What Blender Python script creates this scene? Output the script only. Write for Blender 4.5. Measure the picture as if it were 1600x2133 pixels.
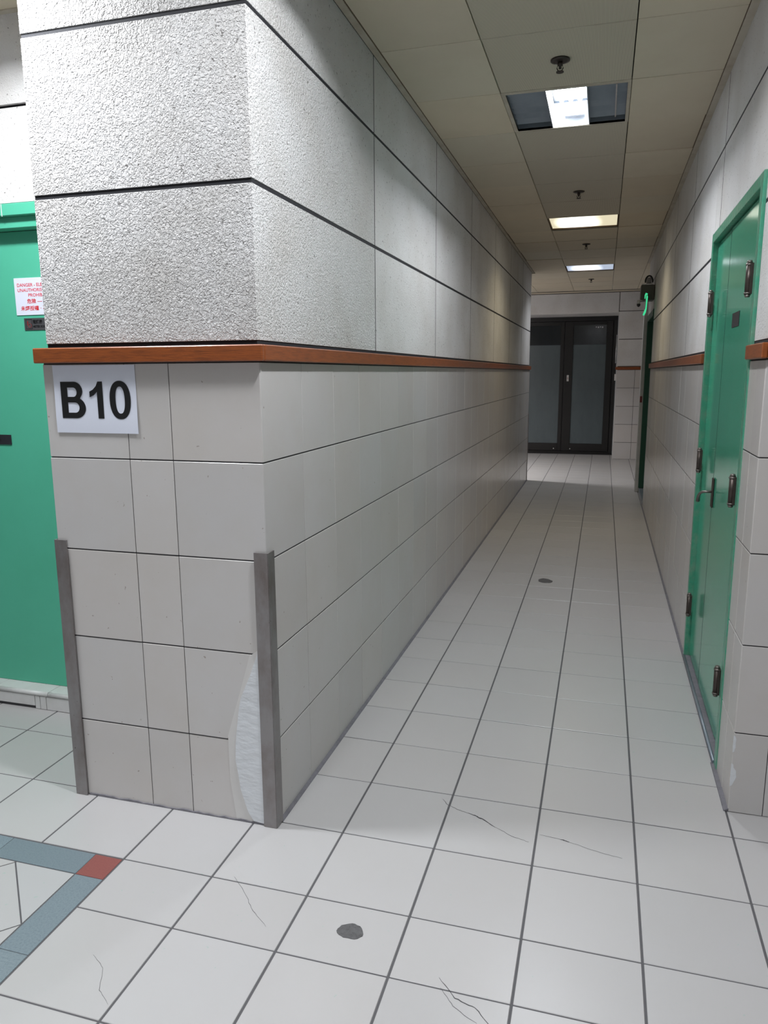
import bpy, bmesh, math, random
from mathutils import Vector, Matrix
random.seed(7)
for o in list(bpy.data.objects): bpy.data.objects.remove(o, do_unlink=True)
scn = bpy.context.scene
COL = scn.collection

# ------------------------------------------------------------------ camera
cam_d = bpy.data.cameras.new('camera'); cam = bpy.data.objects.new('camera', cam_d); COL.objects.link(cam)
CR = Vector((0.96021743, 0.27919155, -0.00587866)); CU = Vector((-0.04546535, 0.17706913, 0.98314771)); CF = Vector((-0.27552747, 0.9437683, -0.18271841))
M = Matrix(((CR.x, CU.x, -CF.x), (CR.y, CU.y, -CF.y), (CR.z, CU.z, -CF.z))).to_4x4()
M.translation = (0.7412, -2.3541, 1.4513)
cam.matrix_world = M
cam_d.sensor_fit = 'HORIZONTAL'; cam_d.sensor_width = 36.0; cam_d.lens = 1552.36 / 1600 * 36.0
cam_d.clip_start = 0.05; cam_d.clip_end = 60
scn.camera = cam
# ------------------------------------------------------------------ world, exposure
scn.view_settings.view_transform = 'Standard'
scn.view_settings.look = 'None'
scn.view_settings.gamma = 1.0
scn.view_settings.use_curve_mapping = False
scn.view_settings.exposure = 0.0
w = bpy.data.worlds.new('world'); scn.world = w; w.use_nodes = True
w.node_tree.nodes['Background'].inputs[0].default_value = (0.95, 0.98, 1.0, 1)
w.node_tree.nodes['Background'].inputs[1].default_value = 0.095

def area(name, loc, sx, sy, power, color, spread=180, rot=(0, 0, 0)):
    d = bpy.data.lights.new(name, 'AREA'); d.shape = 'RECTANGLE'; d.size = sx; d.size_y = sy
    d.energy = power; d.color = color; d.spread = math.radians(spread)
    o = bpy.data.objects.new(name, d); COL.objects.link(o); o.location = loc; o.rotation_euler = rot
    return o
COOL = (0.93, 0.96, 1.0); WARM = (1.0, 0.86, 0.58)
CZ = 2.735                                            # corridor ceiling height
area('near_lamp_light', (0.512, 1.737, CZ + 0.075), 0.06, 0.26, 18.0, COOL)
area('middle_lamp_light', (0.507, 4.69, CZ - 0.012), 0.30, 0.16, 5.0, WARM, 130)
area('far_lamp_light', (0.507, 7.74, CZ - 0.008), 0.30, 0.16, 7.0, COOL, 130)
area('hall_lamp_light', (0.512, -0.68, CZ + 0.115), 0.08, 0.14, 36.0, COOL)
area('hall_side_lamp_light', (-1.17, -0.56, CZ + 0.06), 0.15, 0.20, 44.0, COOL)
area('added_rear_fill_light', (-0.5, -4.4, CZ + 0.03), 0.8, 0.8, 130.0, COOL, 150)  # added fill behind the camera to brighten the pillar front, no fitting
area('side_passage_lamp_light', (-2.0, 8.35, CZ - 0.05), 0.5, 0.5, 100.0, (1.0, 0.97, 0.97), 140)

# ------------------------------------------------------------------ materials
def mat(name, base, rough=0.5, metal=0.0, tint=0.0, noise=0.0, nscale=4.0, bump=0.0, bscale=40.0, bdetail=4.0, spec=0.5, speck=0.0, speck_scale=120.0, speck_col=(0.1, 0.09, 0.08), coat=0.0, noise_col=None, stretch=(1, 1, 1), emit=None, emit_s=0.0):
    m = bpy.data.materials.new(name); m.use_nodes = True
    nt = m.node_tree; N = nt.nodes; L = nt.links; b = N['Principled BSDF']
    b.inputs['Roughness'].default_value = rough; b.inputs['Metallic'].default_value = metal
    b.inputs['Specular IOR Level'].default_value = spec; b.inputs['Coat Weight'].default_value = coat
    tc = N.new('ShaderNodeTexCoord'); mp = N.new('ShaderNodeMapping'); mp.inputs['Scale'].default_value = stretch
    L.new(tc.outputs['Object'], mp.inputs['Vector'])
    rgb = N.new('ShaderNodeRGB'); rgb.outputs[0].default_value = (*base, 1); cur = rgb.outputs[0]
    def mix(kind, fac, a, c):
        x = N.new('ShaderNodeMix'); x.data_type = 'RGBA'; x.blend_type = kind
        if isinstance(fac, float): x.inputs[0].default_value = fac
        else: L.new(fac, x.inputs[0])
        L.new(a, x.inputs[6])
        if isinstance(c, tuple): x.inputs[7].default_value = (*c, 1)
        else: L.new(c, x.inputs[7])
        return x.outputs[2]
    if tint:
        at = N.new('ShaderNodeAttribute'); at.attribute_name = 'tint'
        cur = mix('MULTIPLY', float(tint), cur, at.outputs['Color'])
    if noise:
        n = N.new('ShaderNodeTexNoise'); n.inputs['Scale'].default_value = nscale; n.inputs['Detail'].default_value = 6; n.inputs['Roughness'].default_value = 0.62
        L.new(mp.outputs[0], n.inputs['Vector'])
        r = N.new('ShaderNodeValToRGB'); r.color_ramp.elements[0].position = 0.42; r.color_ramp.elements[1].position = 0.72
        r.color_ramp.elements[1].color = (noise, noise, noise, 1); r.color_ramp.elements[0].color = (0, 0, 0, 1)
        L.new(n.outputs['Fac'], r.inputs[0])
        nc = noise_col or tuple(c * 0.6 for c in base)
        cur = mix('MIX', r.outputs[0], cur, nc)
    if speck:
        v = N.new('ShaderNodeTexNoise'); v.inputs['Scale'].default_value = speck_scale; v.inputs['Detail'].default_value = 2
        L.new(mp.outputs[0], v.inputs['Vector'])
        r = N.new('ShaderNodeValToRGB'); r.color_ramp.elements[0].position = 1 - speck; r.color_ramp.elements[1].position = min(1.0, 1 - speck + 0.04)
        L.new(v.outputs['Fac'], r.inputs[0])
        cur = mix('MIX', r.outputs[0], cur, speck_col)
    L.new(cur, b.inputs['Base Color'])
    if bump:
        n = N.new('ShaderNodeTexNoise'); n.inputs['Scale'].default_value = bscale; n.inputs['Detail'].default_value = bdetail
        L.new(mp.outputs[0], n.inputs['Vector'])
        bp = N.new('ShaderNodeBump'); bp.inputs['Strength'].default_value = 1.0; bp.inputs['Distance'].default_value = bump
        L.new(n.outputs['Fac'], bp.inputs['Height']); L.new(bp.outputs[0], b.inputs['Normal'])
    if emit:
        b.inputs['Emission Color'].default_value = (*emit, 1); b.inputs['Emission Strength'].default_value = emit_s
    return m

GROUT_F = mat('grey_floor_grout', (0.095, 0.093, 0.098), 0.9)
FLOOR = mat('glazed_floor_tile', (0.455, 0.445, 0.443), 0.33, tint=1.0, noise=0.20, nscale=2.6, noise_col=(0.40, 0.38, 0.36), speck=0.272, speck_scale=55, speck_col=(0.36, 0.43, 0.40), bump=0.0004, bscale=9)
WALL_T = mat('glazed_wall_tile', (0.565, 0.543, 0.53), 0.24, tint=1.0, noise=0.35, nscale=3.0, noise_col=(0.50, 0.455, 0.405), speck=0.258, speck_scale=60, speck_col=(0.34, 0.30, 0.27), bump=0.0006, bscale=7)
GROUT = mat('dark_grout', (0.050, 0.048, 0.052), 0.9)
GROUT_L = mat('pale_grout', (0.40, 0.39, 0.38), 0.85)
BASE_G = mat('grey_base_mortar', (0.18, 0.175, 0.195), 0.85, noise=0.6, nscale=25, bump=0.003, bscale=60)
BLUE = mat('blue_grey_speckled_tile', (0.20, 0.25, 0.275), 0.5, tint=1.0, noise=0.9, nscale=190, noise_col=(0.12, 0.16, 0.19), speck=0.30, speck_scale=230, speck_col=(0.07, 0.09, 0.11))
RED = mat('red_speckled_tile', (0.235, 0.072, 0.062), 0.5, tint=1.0, noise=0.9, nscale=190, noise_col=(0.20, 0.055, 0.05), speck=0.30, speck_scale=230, speck_col=(0.11, 0.03, 0.03))
BLACK_J = mat('black_joint', (0.012, 0.012, 0.016), 0.85)
CORE = mat('wall_core', (0.10, 0.095, 0.09), 0.9)
CEIL = mat('cream_ceiling_panel', (0.66, 0.59, 0.455), 0.6, tint=1.0, noise=0.35, nscale=3.5, noise_col=(0.53, 0.455, 0.345), bump=0.0004, bscale=30)
TRIM_C = mat('cream_ceiling_trim', (0.50, 0.46, 0.38), 0.55, noise=0.6, nscale=9, noise_col=(0.30, 0.23, 0.16))
STAIN = mat('brown_stained_gap', (0.10, 0.065, 0.04), 0.9)
GREEN = mat('green_gloss_paint', (0.060, 0.375, 0.235), 0.13, noise=0.25, nscale=5, noise_col=(0.045, 0.30, 0.175), bump=0.0006, bscale=5)
GREEN_L = mat('green_satin_paint', (0.080, 0.43, 0.285), 0.42, noise=0.25, nscale=4, noise_col=(0.05, 0.34, 0.20), bump=0.0003, bscale=6)
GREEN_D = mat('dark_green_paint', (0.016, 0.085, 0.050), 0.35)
GREEN_F = mat('worn_green_paint', (0.055, 0.30, 0.19), 0.28, noise=0.8, nscale=22, noise_col=(0.17, 0.30, 0.215), bump=0.004, bscale=38)
WOODM = mat('varnished_brown_wood', (0.285, 0.075, 0.019), 0.33, noise=0.9, nscale=7, noise_col=(0.135, 0.038, 0.014), stretch=(2, 2, 26), bump=0.0004, bscale=20, coat=0.15)
STEEL = mat('tarnished_steel', (0.31, 0.295, 0.295), 0.42, metal=0.75, noise=0.85, nscale=7, noise_col=(0.16, 0.12, 0.105), speck=0.27, speck_scale=120, speck_col=(0.06, 0.05, 0.045), stretch=(1, 1, 0.6))
HINGE = mat('dark_hinge_metal', (0.085, 0.068, 0.060), 0.42, metal=0.7, noise=0.5, nscale=40)
HINGE_C = mat('worn_hinge_cap', (0.20, 0.18, 0.165), 0.4, metal=0.7)
PAPER = mat('white_paper', (0.70, 0.73, 0.83), 0.6)
INK = mat('black_print', (0.008, 0.008, 0.009), 0.45)
REDINK = mat('red_print', (0.60, 0.02, 0.03), 0.5)
SIGNW = mat('white_sign_plastic', (0.66, 0.68, 0.78), 0.4)
PLATE = mat('grey_engraved_plate', (0.085, 0.085, 0.09), 0.35, metal=0.3)
DARKPL = mat('dark_plastic', (0.022, 0.022, 0.028), 0.4)
ALU = mat('black_brown_aluminium', (0.011, 0.010, 0.010), 0.32, metal=0.1)
CONC = mat('grey_cement', (0.115, 0.113, 0.115), 0.9, noise=0.7, nscale=60, noise_col=(0.055, 0.053, 0.052), bump=0.004, bscale=120)
PATCH = mat('white_repair_plaster', (0.66, 0.68, 0.705), 0.9, noise=0.4, nscale=14, noise_col=(0.56, 0.565, 0.57), bump=0.0022, bscale=22, stretch=(1, 1, 2.2))
SKIM = mat('pale_skim', (0.605, 0.59, 0.575), 0.6, noise=0.3, nscale=9, noise_col=(0.52, 0.49, 0.46))
WHITEP = mat('white_paint', (0.62, 0.61, 0.60), 0.6, noise=0.3, nscale=12)
SHEET = mat('blue_grey_reflector', (0.24, 0.27, 0.31), 0.35, metal=0.35, noise=0.4, nscale=6, noise_col=(0.10, 0.12, 0.15))
REFL = mat('white_reflector', (0.85, 0.88, 0.92), 0.3)
TUBE = mat('lit_lamp_tube', (0.9, 0.95, 1.0), 0.4, emit=(0.94, 0.97, 1.0), emit_s=10)
DIFF_W = mat('warm_lit_diffuser', (0.85, 0.82, 0.68), 0.4, emit=(1.0, 0.95, 0.78), emit_s=0.75)
DIFF_C = mat('cool_lit_diffuser', (0.80, 0.85, 0.92), 0.4, emit=(0.86, 0.93, 1.0), emit_s=0.75)
GLOW = mat('hot_centre', (0.9, 0.9, 0.9), 0.4, emit=(1.0, 0.99, 0.94), emit_s=2.6)
EXITG = mat('lit_green_exit_edge', (0.05, 0.6, 0.3), 0.4, emit=(0.06, 0.80, 0.36), emit_s=0.8)
SPRK = mat('dark_brass', (0.055, 0.045, 0.04), 0.45, metal=0.6)
RUBBER = mat('black_conduit', (0.012, 0.012, 0.012), 0.5)
PVC = mat('grey_white_pipe', (0.42, 0.42, 0.44), 0.5)
BOXM = mat('olive_grey_box', (0.085, 0.082, 0.068), 0.45)
CHROME = mat('bright_metal', (0.7, 0.7, 0.7), 0.25, metal=0.9)
REDP = mat('dark_red_plastic', (0.20, 0.02, 0.02), 0.4)
TILE_CH = mat('chipped_sill_tile', (0.62, 0.615, 0.61), 0.35, noise=0.35, nscale=11, noise_col=(0.46, 0.44, 0.42), speck=0.27, speck_scale=38, speck_col=(0.22, 0.21, 0.20))

def plaster_mat():
    m = bpy.data.materials.new('rough_sprayed_plaster'); m.use_nodes = True
    nt = m.node_tree; N = nt.nodes; L = nt.links; b = N['Principled BSDF']; b.inputs['Roughness'].default_value = 0.85; b.inputs['Specular IOR Level'].default_value = 0.25
    tc = N.new('ShaderNodeTexCoord')
    n1 = N.new('ShaderNodeTexNoise'); n1.inputs['Scale'].default_value = 128; n1.inputs['Detail'].default_value = 2.5; n1.inputs['Distortion'].default_value = 0.9
    n2 = N.new('ShaderNodeTexNoise'); n2.inputs['Scale'].default_value = 3.2; n2.inputs['Detail'].default_value = 4
    L.new(tc.outputs['Object'], n1.inputs['Vector']); L.new(tc.outputs['Object'], n2.inputs['Vector'])
    r = N.new('ShaderNodeValToRGB'); r.color_ramp.elements[0].position = 0.36; r.color_ramp.elements[1].position = 0.60
    L.new(n1.outputs['Fac'], r.inputs[0])
    at = N.new('ShaderNodeAttribute'); at.attribute_name = 'tint'           # red channel: how heavy the spray is on this panel
    sep = N.new('ShaderNodeSeparateColor'); L.new(at.outputs['Color'], sep.inputs[0])
    bp = N.new('ShaderNodeBump'); bp.inputs['Distance'].default_value = 0.0048
    L.new(sep.outputs[0], bp.inputs['Strength']); L.new(r.outputs[0], bp.inputs['Height']); L.new(bp.outputs[0], b.inputs['Normal'])
    mx = N.new('ShaderNodeMix'); mx.data_type = 'RGBA'
    mx.inputs[6].default_value = (0.65, 0.64, 0.635, 1); mx.inputs[7].default_value = (0.56, 0.54, 0.52, 1)
    r2 = N.new('ShaderNodeValToRGB'); r2.color_ramp.elements[0].position = 0.42; r2.color_ramp.elements[1].position = 0.75
    L.new(n2.outputs['Fac'], r2.inputs[0]); L.new(r2.outputs[0], mx.inputs[0])
    n3 = N.new('ShaderNodeTexNoise'); n3.inputs['Scale'].default_value = 95; n3.inputs['Detail'].default_value = 1
    L.new(tc.outputs['Object'], n3.inputs['Vector'])
    r3 = N.new('ShaderNodeValToRGB'); r3.color_ramp.elements[0].position = 0.70; r3.color_ramp.elements[1].position = 0.74; r3.color_ramp.elements[1].color = (0.8, 0.8, 0.8, 1)
    L.new(n3.outputs['Fac'], r3.inputs[0])
    m2 = N.new('ShaderNodeMix'); m2.data_type = 'RGBA'; m2.inputs[7].default_value = (0.17, 0.16, 0.15, 1)
    L.new(r3.outputs[0], m2.inputs[0]); L.new(mx.outputs[2], m2.inputs[6]); L.new(m2.outputs[2], b.inputs['Base Color'])
    return m
PLASTER = plaster_mat()

def ribbed_mat():
    m = mat('perforated_cream_panel', (0.53, 0.50, 0.42), 0.6)
    nt = m.node_tree; N = nt.nodes; L = nt.links; b = N['Principled BSDF']
    tc = N.new('ShaderNodeTexCoord'); wv = N.new('ShaderNodeTexWave'); wv.bands_direction = 'X'; wv.inputs['Scale'].default_value = 70.0
    L.new(tc.outputs['Object'], wv.inputs['Vector'])
    r = N.new('ShaderNodeValToRGB'); r.color_ramp.elements[0].position = 0.18; r.color_ramp.elements[1].position = 0.45
    r.color_ramp.elements[0].color = (0.31, 0.28, 0.22, 1); r.color_ramp.elements[1].color = (0.60, 0.55, 0.44, 1)
    L.new(wv.outputs['Fac'], r.inputs[0]); L.new(r.outputs[0], b.inputs['Base Color'])
    return m
RIB = ribbed_mat()

def frosted(name, col, rough):
    m = mat(name, col, rough, noise=0.5, nscale=3, noise_col=tuple(c * 0.75 for c in col), stretch=(3, 3, 1))
    return m
PANE = frosted('frosted_blue_grey_glass', (0.085, 0.108, 0.118), 0.28)
PANE_D = frosted('dark_glass_band', (0.030, 0.034, 0.037), 0.12)

# ------------------------------------------------------------------ mesh helpers
class MB:
    def __init__(s): s.bm = bmesh.new(); s.mats = []; s.tl = s.bm.loops.layers.float_color.new('tint')
    def mi(s, m):
        if m not in s.mats: s.mats.append(m)
        return s.mats.index(m)
    def poly(s, pts, m, tint=(1, 1, 1)):
        f = s.bm.faces.new([s.bm.verts.new(p) for p in pts]); f.material_index = s.mi(m)
        for l in f.loops: l[s.tl] = (*tint, 1)
        return f
    def box(s, x0, x1, y0, y1, z0, z1, m, c=0.0, tint=(1, 1, 1), jit=0.0):
        """box with all its corners cut by c"""
        b = bmesh.new()
        r = bmesh.ops.create_cube(b, size=1.0)
        for v in b.verts: v.co = Vector(((x0 + x1) / 2 + v.co.x * (x1 - x0), (y0 + y1) / 2 + v.co.y * (y1 - y0), (z0 + z1) / 2 + v.co.z * (z1 - z0)))
        if c > 0: bmesh.ops.bevel(b, geom=b.edges[:], offset=c, segments=1, affect='EDGES')
        s.add(b, m, tint, jit)
    def add(s, b, m, tint=(1, 1, 1), jit=0.0, smooth=False):
        k = s.mi(m); j = Vector([random.uniform(-jit, jit) for _ in range(3)]) if jit else Vector((0, 0, 0))
        mp = {v: s.bm.verts.new(v.co + j) for v in b.verts}
        for f in b.faces:
            try: g = s.bm.faces.new([mp[v] for v in f.verts])
            except ValueError: continue
            g.material_index = k; g.smooth = smooth
            for l in g.loops: l[s.tl] = (*tint, 1)
        b.free()
    def prism(s, pts, axis, a, b_, m, tint=(1, 1, 1)):
        """outline (2d list) in the plane across axis, extruded from a to b_"""
        def P(p, t): return {'X': (t, p[0], p[1]), 'Y': (p[0], t, p[1]), 'Z': (p[0], p[1], t)}[axis]
        A = [s.bm.verts.new(P(p, a)) for p in pts]; B = [s.bm.verts.new(P(p, b_)) for p in pts]
        fs = [s.bm.faces.new(A), s.bm.faces.new(B[::-1])]
        n = len(pts)
        for i in range(n): fs.append(s.bm.faces.new([A[i], B[i], B[(i + 1) % n], A[(i + 1) % n]]))
        for f in fs:
            f.material_index = s.mi(m)
            for l in f.loops: l[s.tl] = (*tint, 1)
    def tube(s, pts, r, m, seg=12, caps=True):
        pts = [Vector(p) for p in pts]; rs = r if isinstance(r, (list, tuple)) else [r] * len(pts)
        rings = []
        up = Vector((0, 0, 1))
        for i, p in enumerate(pts):
            d = (pts[min(i + 1, len(pts) - 1)] - pts[max(i - 1, 0)]).normalized()
            a = d.cross(up)
            if a.length < 1e-3: a = d.cross(Vector((0, 1, 0)))
            a.normalize(); c = a.cross(d).normalized()
            rings.append([s.bm.verts.new(p + (a * math.cos(t) + c * math.sin(t)) * rs[i]) for t in [2 * math.pi * k / seg for k in range(seg)]])
        k = s.mi(m)
        fs = []
        for i in range(len(rings) - 1):
            for j in range(seg):
                f = s.bm.faces.new([rings[i][j], rings[i][(j + 1) % seg], rings[i + 1][(j + 1) % seg], rings[i + 1][j]]); f.smooth = True; fs.append(f)
        if caps: fs.append(s.bm.faces.new(rings[0][::-1])); fs.append(s.bm.faces.new(rings[-1]))
        for f in fs:
            f.material_index = k
            for l in f.loops: l[s.tl] = (1, 1, 1, 1)
    def build(s, name, parent=None, origin=None):
        if origin is None and parent is not None: origin = parent['_o'] if '_o' in parent else (0, 0, 0)
        bmesh.ops.recalc_face_normals(s.bm, faces=s.bm.faces[:])
        me = bpy.data.meshes.new(name)
        if origin is not None: bmesh.ops.translate(s.bm, verts=s.bm.verts[:], vec=-Vector(origin))
        s.bm.to_mesh(me); s.bm.free()
        for m in s.mats: me.materials.append(m)
        o = bpy.data.objects.new(name, me); COL.objects.link(o)
        if parent is not None: o.parent = parent
        elif origin is not None: o.location = origin
        return o

def tag(o, label=None, cat=None, group=None, kind=None):
    if label: o['label'] = label
    if cat: o['category'] = cat
    if group: o['group'] = group
    if kind: o['kind'] = kind
    return o
def empty(name, loc):
    o = bpy.data.objects.new(name, None); COL.objects.link(o); o.location = loc; o.empty_display_size = 0.1; return o
class Part:
    """parts built in world coordinates under an Empty standing at loc"""
    def __init__(s, root): s.root = root; s.loc = Vector(root.location)
    def put(s, mb, name, parent=None, label=None):
        bmesh.ops.translate(mb.bm, verts=mb.bm.verts[:], vec=-s.loc)
        o = mb.build(name); o.parent = parent or s.root
        if label: o['label'] = label
        return o
def copy_tree(o, parent=None):
    c = o.copy(); COL.objects.link(c); c.parent = parent
    for ch in list(o.children): copy_tree(ch, c)
    return c
def rt(a=0.035, warm=0.012):
    v = 1 - random.random() * a * 2; k = random.uniform(-warm, warm)
    return (min(1.15, v + k), v, min(1.15, v - k))

# ------------------------------------------------------------------ the setting
XL = -0.22; XR = 1.205; YF = -0.34; PX = -0.975          # corridor walls, pillar front and its outer side
Y_END_L = 7.93; Y_END_R = 7.50; Y_FAR = 10.85; Y_DOOR4 = 11.57

# floor: mortar bed with raised tiles
g = 0.0022
fl = MB()
fl.poly([(-4.2, -5.5, -0.0016), (4.2, -5.5, -0.0016), (4.2, 11.7, -0.0016), (-4.2, 11.7, -0.0016)], GROUT_F)
fl.poly([(-4.2, -5.5, -0.06), (-4.2, 11.7, -0.06), (4.2, 11.7, -0.06), (4.2, -5.5, -0.06)], GROUT_F)
def ftile(x0, x1, y0, y1, m=None):
    zt = random.uniform(-0.0004, 0.0004)
    fl.box(x0 + 0.0032, x1 - 0.0032, y0 + g, y1 - g, -0.02, zt, m or FLOOR, 0.0012, rt(0.022, 0.005))
rows = [-5.335 + 0.3 * k for k in range(15)]           # up to -1.135
rows = [r for r in rows if r < -1.14] + [-1.135, -0.832, -0.617, -0.311, 0.0]
k = 1
while k * 0.3012 < 11.6: rows.append(k * 0.3012); k += 1
xs = [-4.2 + 0.3 * i for i in range(29)]
for a, b in zip(rows[:-1], rows[1:]):
    for x in xs[:-1]:
        xe = x + 0.3
        if xe < -0.58 and b < -0.6 and a > -4: continue                        # the patterned field
        if a > 0.18 and xe < -0.93 and b < 7.6: continue                       # under the left wall
        if a > 0.1 and x > 1.25 and b < 7.3: continue
        ftile(x, xe, a, b)
# patterned field bordered in blue grey
bx1, by1, bw = -0.600, -0.619, 0.097
xx = bx1 - bw
fl.box(xx + 0.001, bx1 - g, by1 - bw + 0.001, by1 - g, -0.02, 0, RED, 0.0008, (1, 1, 1))
cx = xx
while cx > -4.2:
    fl.box(cx - 0.305 + 0.0008, cx - 0.0008, by1 - bw + g, by1 - g, -0.02, 0, BLUE, 0.0006, rt(0.12)); cx -= 0.305
cy = by1 - bw
while cy > -4:
    fl.box(xx + g, bx1 - g, cy - 0.300 + 0.0008, cy - 0.0008, -0.02, 0, BLUE, 0.0006, rt(0.12)); cy -= 0.300
# diagonal tiles inside, clipped to the field
def clip(poly, ax, lim):                                # keep coordinate ax <= lim
    out = []
    for i in range(len(poly)):
        p, q = poly[i], poly[(i + 1) % len(poly)]
        if p[ax] <= lim: out.append(p)
        if (p[ax] <= lim) != (q[ax] <= lim):
            t = (lim - p[ax]) / (q[ax] - p[ax]); out.append((p[0] + t * (q[0] - p[0]), p[1] + t * (q[1] - p[1])))
    return out
s2 = math.sqrt(0.5); T = 0.298
cxo, cyo = -0.908, -0.720                               # a crossing of the diagonal joints
for i in range(-14, 6):
    for j in range(-8, 14):
        o = Vector((cxo, cyo)) + Vector((s2, -s2)) * (T * i) + Vector((-s2, -s2)) * (T * j)
        e = g / 1.0
        q = []
        for du, dv in ((e, e), (T - e, e), (T - e, T - e), (e, T - e)):
            v = o + Vector((s2, -s2)) * du + Vector((-s2, -s2)) * dv; q.append((v.x, v.y))
        q = clip(clip(q, 0, xx - g), 1, by1 - bw - g)
        q = [p for p in q]
        if len(q) >= 3 and min(p[0] for p in q) > -4.2 and min(p[1] for p in q) > -4:
            fl.prism(q, 'Z', -0.02, 0.0, FLOOR, rt(0.03))
floor = fl.build('floor'); tag(floor, kind='structure')

# core drill holes filled with cement and cracks in the tiles: parts of the floor
def blob(cx, cy, rx, ry, seed, n=26, amp=0.16):
    r = random.Random(seed); ph = [r.uniform(0, 6.28) for _ in range(4)]
    pts = []
    for i in range(n):
        t = 2 * math.pi * i / n
        k = 1 + amp * (0.5 * math.sin(2 * t + ph[0]) + 0.35 * math.sin(3 * t + ph[1]) + 0.2 * math.sin(7 * t + ph[2]) + 0.12 * math.sin(11 * t + ph[3]))
        pts.append((cx + rx * k * math.cos(t), cy + ry * k * math.sin(t)))
    return pts
for cx, cy, rx, ry, sd, lab in ((0.163, -0.714, 0.033, 0.029, 3, 'round grey cement plug in the near white tile'), (0.405, 2.862, 0.049, 0.058, 9, 'dark cement plug farther down the corridor')):
    mb = MB(); mb.prism(blob(cx, cy, rx, ry, sd), 'Z', 0.0002, 0.0012, CONC)
    o = mb.build('cement_plug', floor); o['label'] = lab
def crack(pts, w, name='crack'):
    mb = MB(); r = random.Random(len(pts) * 7 + int(abs(pts[0][0]) * 100))
    fine = []
    for (x0, y0), (x1, y1) in zip(pts[:-1], pts[1:]):
        for k in range(6): fine.append((x0 + (x1 - x0) * k / 6 + r.uniform(-1, 1) * 0.0016, y0 + (y1 - y0) * k / 6 + r.uniform(-1, 1) * 0.0016))
    fine.append(pts[-1]); n = len(fine)
    L_, R_ = [], []
    for i, (x, y) in enumerate(fine):
        a = fine[max(i - 1, 0)]; b = fine[min(i + 1, n - 1)]; d = Vector((b[0] - a[0], b[1] - a[1])).normalized()
        t = i / (n - 1); ww = w * (0.25 + 0.75 * math.sin(math.pi * t)) * r.uniform(0.6, 1.2) / 2
        L_.append((x - d.y * ww, y + d.x * ww)); R_.append((x + d.y * ww, y - d.x * ww))
    for i in range(n - 1):
        mb.prism([L_[i], L_[i + 1], R_[i + 1], R_[i]], 'Z', 0.0004, 0.0009, GROUT)
    return mb.build(name, floor)
crack([(0.368, -0.096), (0.395, -0.104), (0.421, -0.116), (0.467, -0.150)], 0.0042)
crack([(0.304, -0.070), (0.330, -0.084), (0.368, -0.096)], 0.0009)
crack([(0.467, -0.150), (0.53, -0.185), (0.58, -0.20)], 0.0007)
crack([(0.675, -0.159), (0.690, -0.161), (0.702, -0.165)], 0.0035)
crack([(0.61, -0.152), (0.675, -0.159)], 0.0007)
crack([(0.702, -0.165), (0.78, -0.19), (0.86, -0.205)], 0.0006)
crack([(-0.235, -0.60), (-0.17, -0.66), (-0.12, -0.715), (-0.06, -0.76)], 0.0007)
crack([(0.42, -0.80), (0.47, -0.85), (0.52, -0.865), (0.57, -0.915)], 0.0018)
crack([(0.43, -0.83), (0.47, -0.875), (0.53, -0.905)], 0.0009)
crack([(-0.44, -0.97), (-0.39, -1.0), (-0.355, -1.06), (-0.31, -1.09)], 0.0006)
crack([(0.27, -0.035), (0.29, -0.062), (0.30, -0.068)], 0.0012)

# ---- wall builders -------------------------------------------------------
ZT = [0.0, 0.285, 0.587, 0.889, 1.191, 1.487]            # tile courses
ZP = [(1.549, 1.978), (1.991, 2.429), (2.441, 2.80)]     # plaster bands between black joints
def tile_x(mb, X, into, ys, th=0.014, rows=ZT, gv=0.0015, gh=0.0023, z0=0.0):
    """tiles on a wall plane x=X, body towards 'into' (+1 or -1)"""
    for a, b in zip(rows[:-1], rows[1:]):
        for y0, y1 in zip(ys[:-1], ys[1:]):
            j = random.uniform(-0.0006, 0.0006)
            xa, xb = sorted((X + j, X + into * th))
            mb.box(xa, xb, y0 + gv, y1 - gv, max(a, z0) + gh, b - gh, WALL_T, 0.0010, rt(0.03, 0.012))
def tile_y(mb, Y, into, xs_, th=0.014, rows=ZT, gv=0.0012, gh=0.0022, z0=0.0, m=None):
    for a, b in zip(rows[:-1], rows[1:]):
        for x0, x1 in zip(xs_[:-1], xs_[1:]):
            j = random.uniform(-0.0005, 0.0005)
            ya, yb = sorted((Y + j, Y + into * th))
            mb.box(x0 + gv, x1 - gv, ya, yb, max(a, z0) + gh, b - gh, m or WALL_T, 0.0010, rt(0.03, 0.012))
def plas_x(mb, X, into, ys, bands=ZP, top=CZ, heavy=0.5, th=0.014, gap=0.0025, jw=0.0012):
    for i, (a, b) in enumerate(bands):
        b = min(b, top)
        for y0, y1 in zip(ys[:-1], ys[1:]):
            xa, xb = sorted((X, X + into * th))
            h = heavy(y0) if callable(heavy) else heavy
            mb.box(xa, xb, y0 + (gap if y0 != ys[0] else 0.0), y1 - gap, a, b, PLASTER, 0.001, (h, h, h))
            if y0 != ys[0]:
                xs2 = sorted((X - into * 0.0003, X + into * 0.004)); mb.box(xs2[0], xs2[1], y0 - gap - jw, y0 + gap + jw, a, b, BLACK_J)
def plas_y(mb, Y, into, xs_, bands=ZP, top=CZ, heavy=0.5, th=0.014, gap=0.0):
    for i, (a, b) in enumerate(bands):
        b = min(b, top)
        for x0, x1 in zip(xs_[:-1], xs_[1:]):
            ya, yb = sorted((Y, Y + into * th))
            mb.box(x0 + gap, x1 - gap, ya, yb, a, b, PLASTER, 0.001, (heavy, heavy, heavy))

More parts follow.
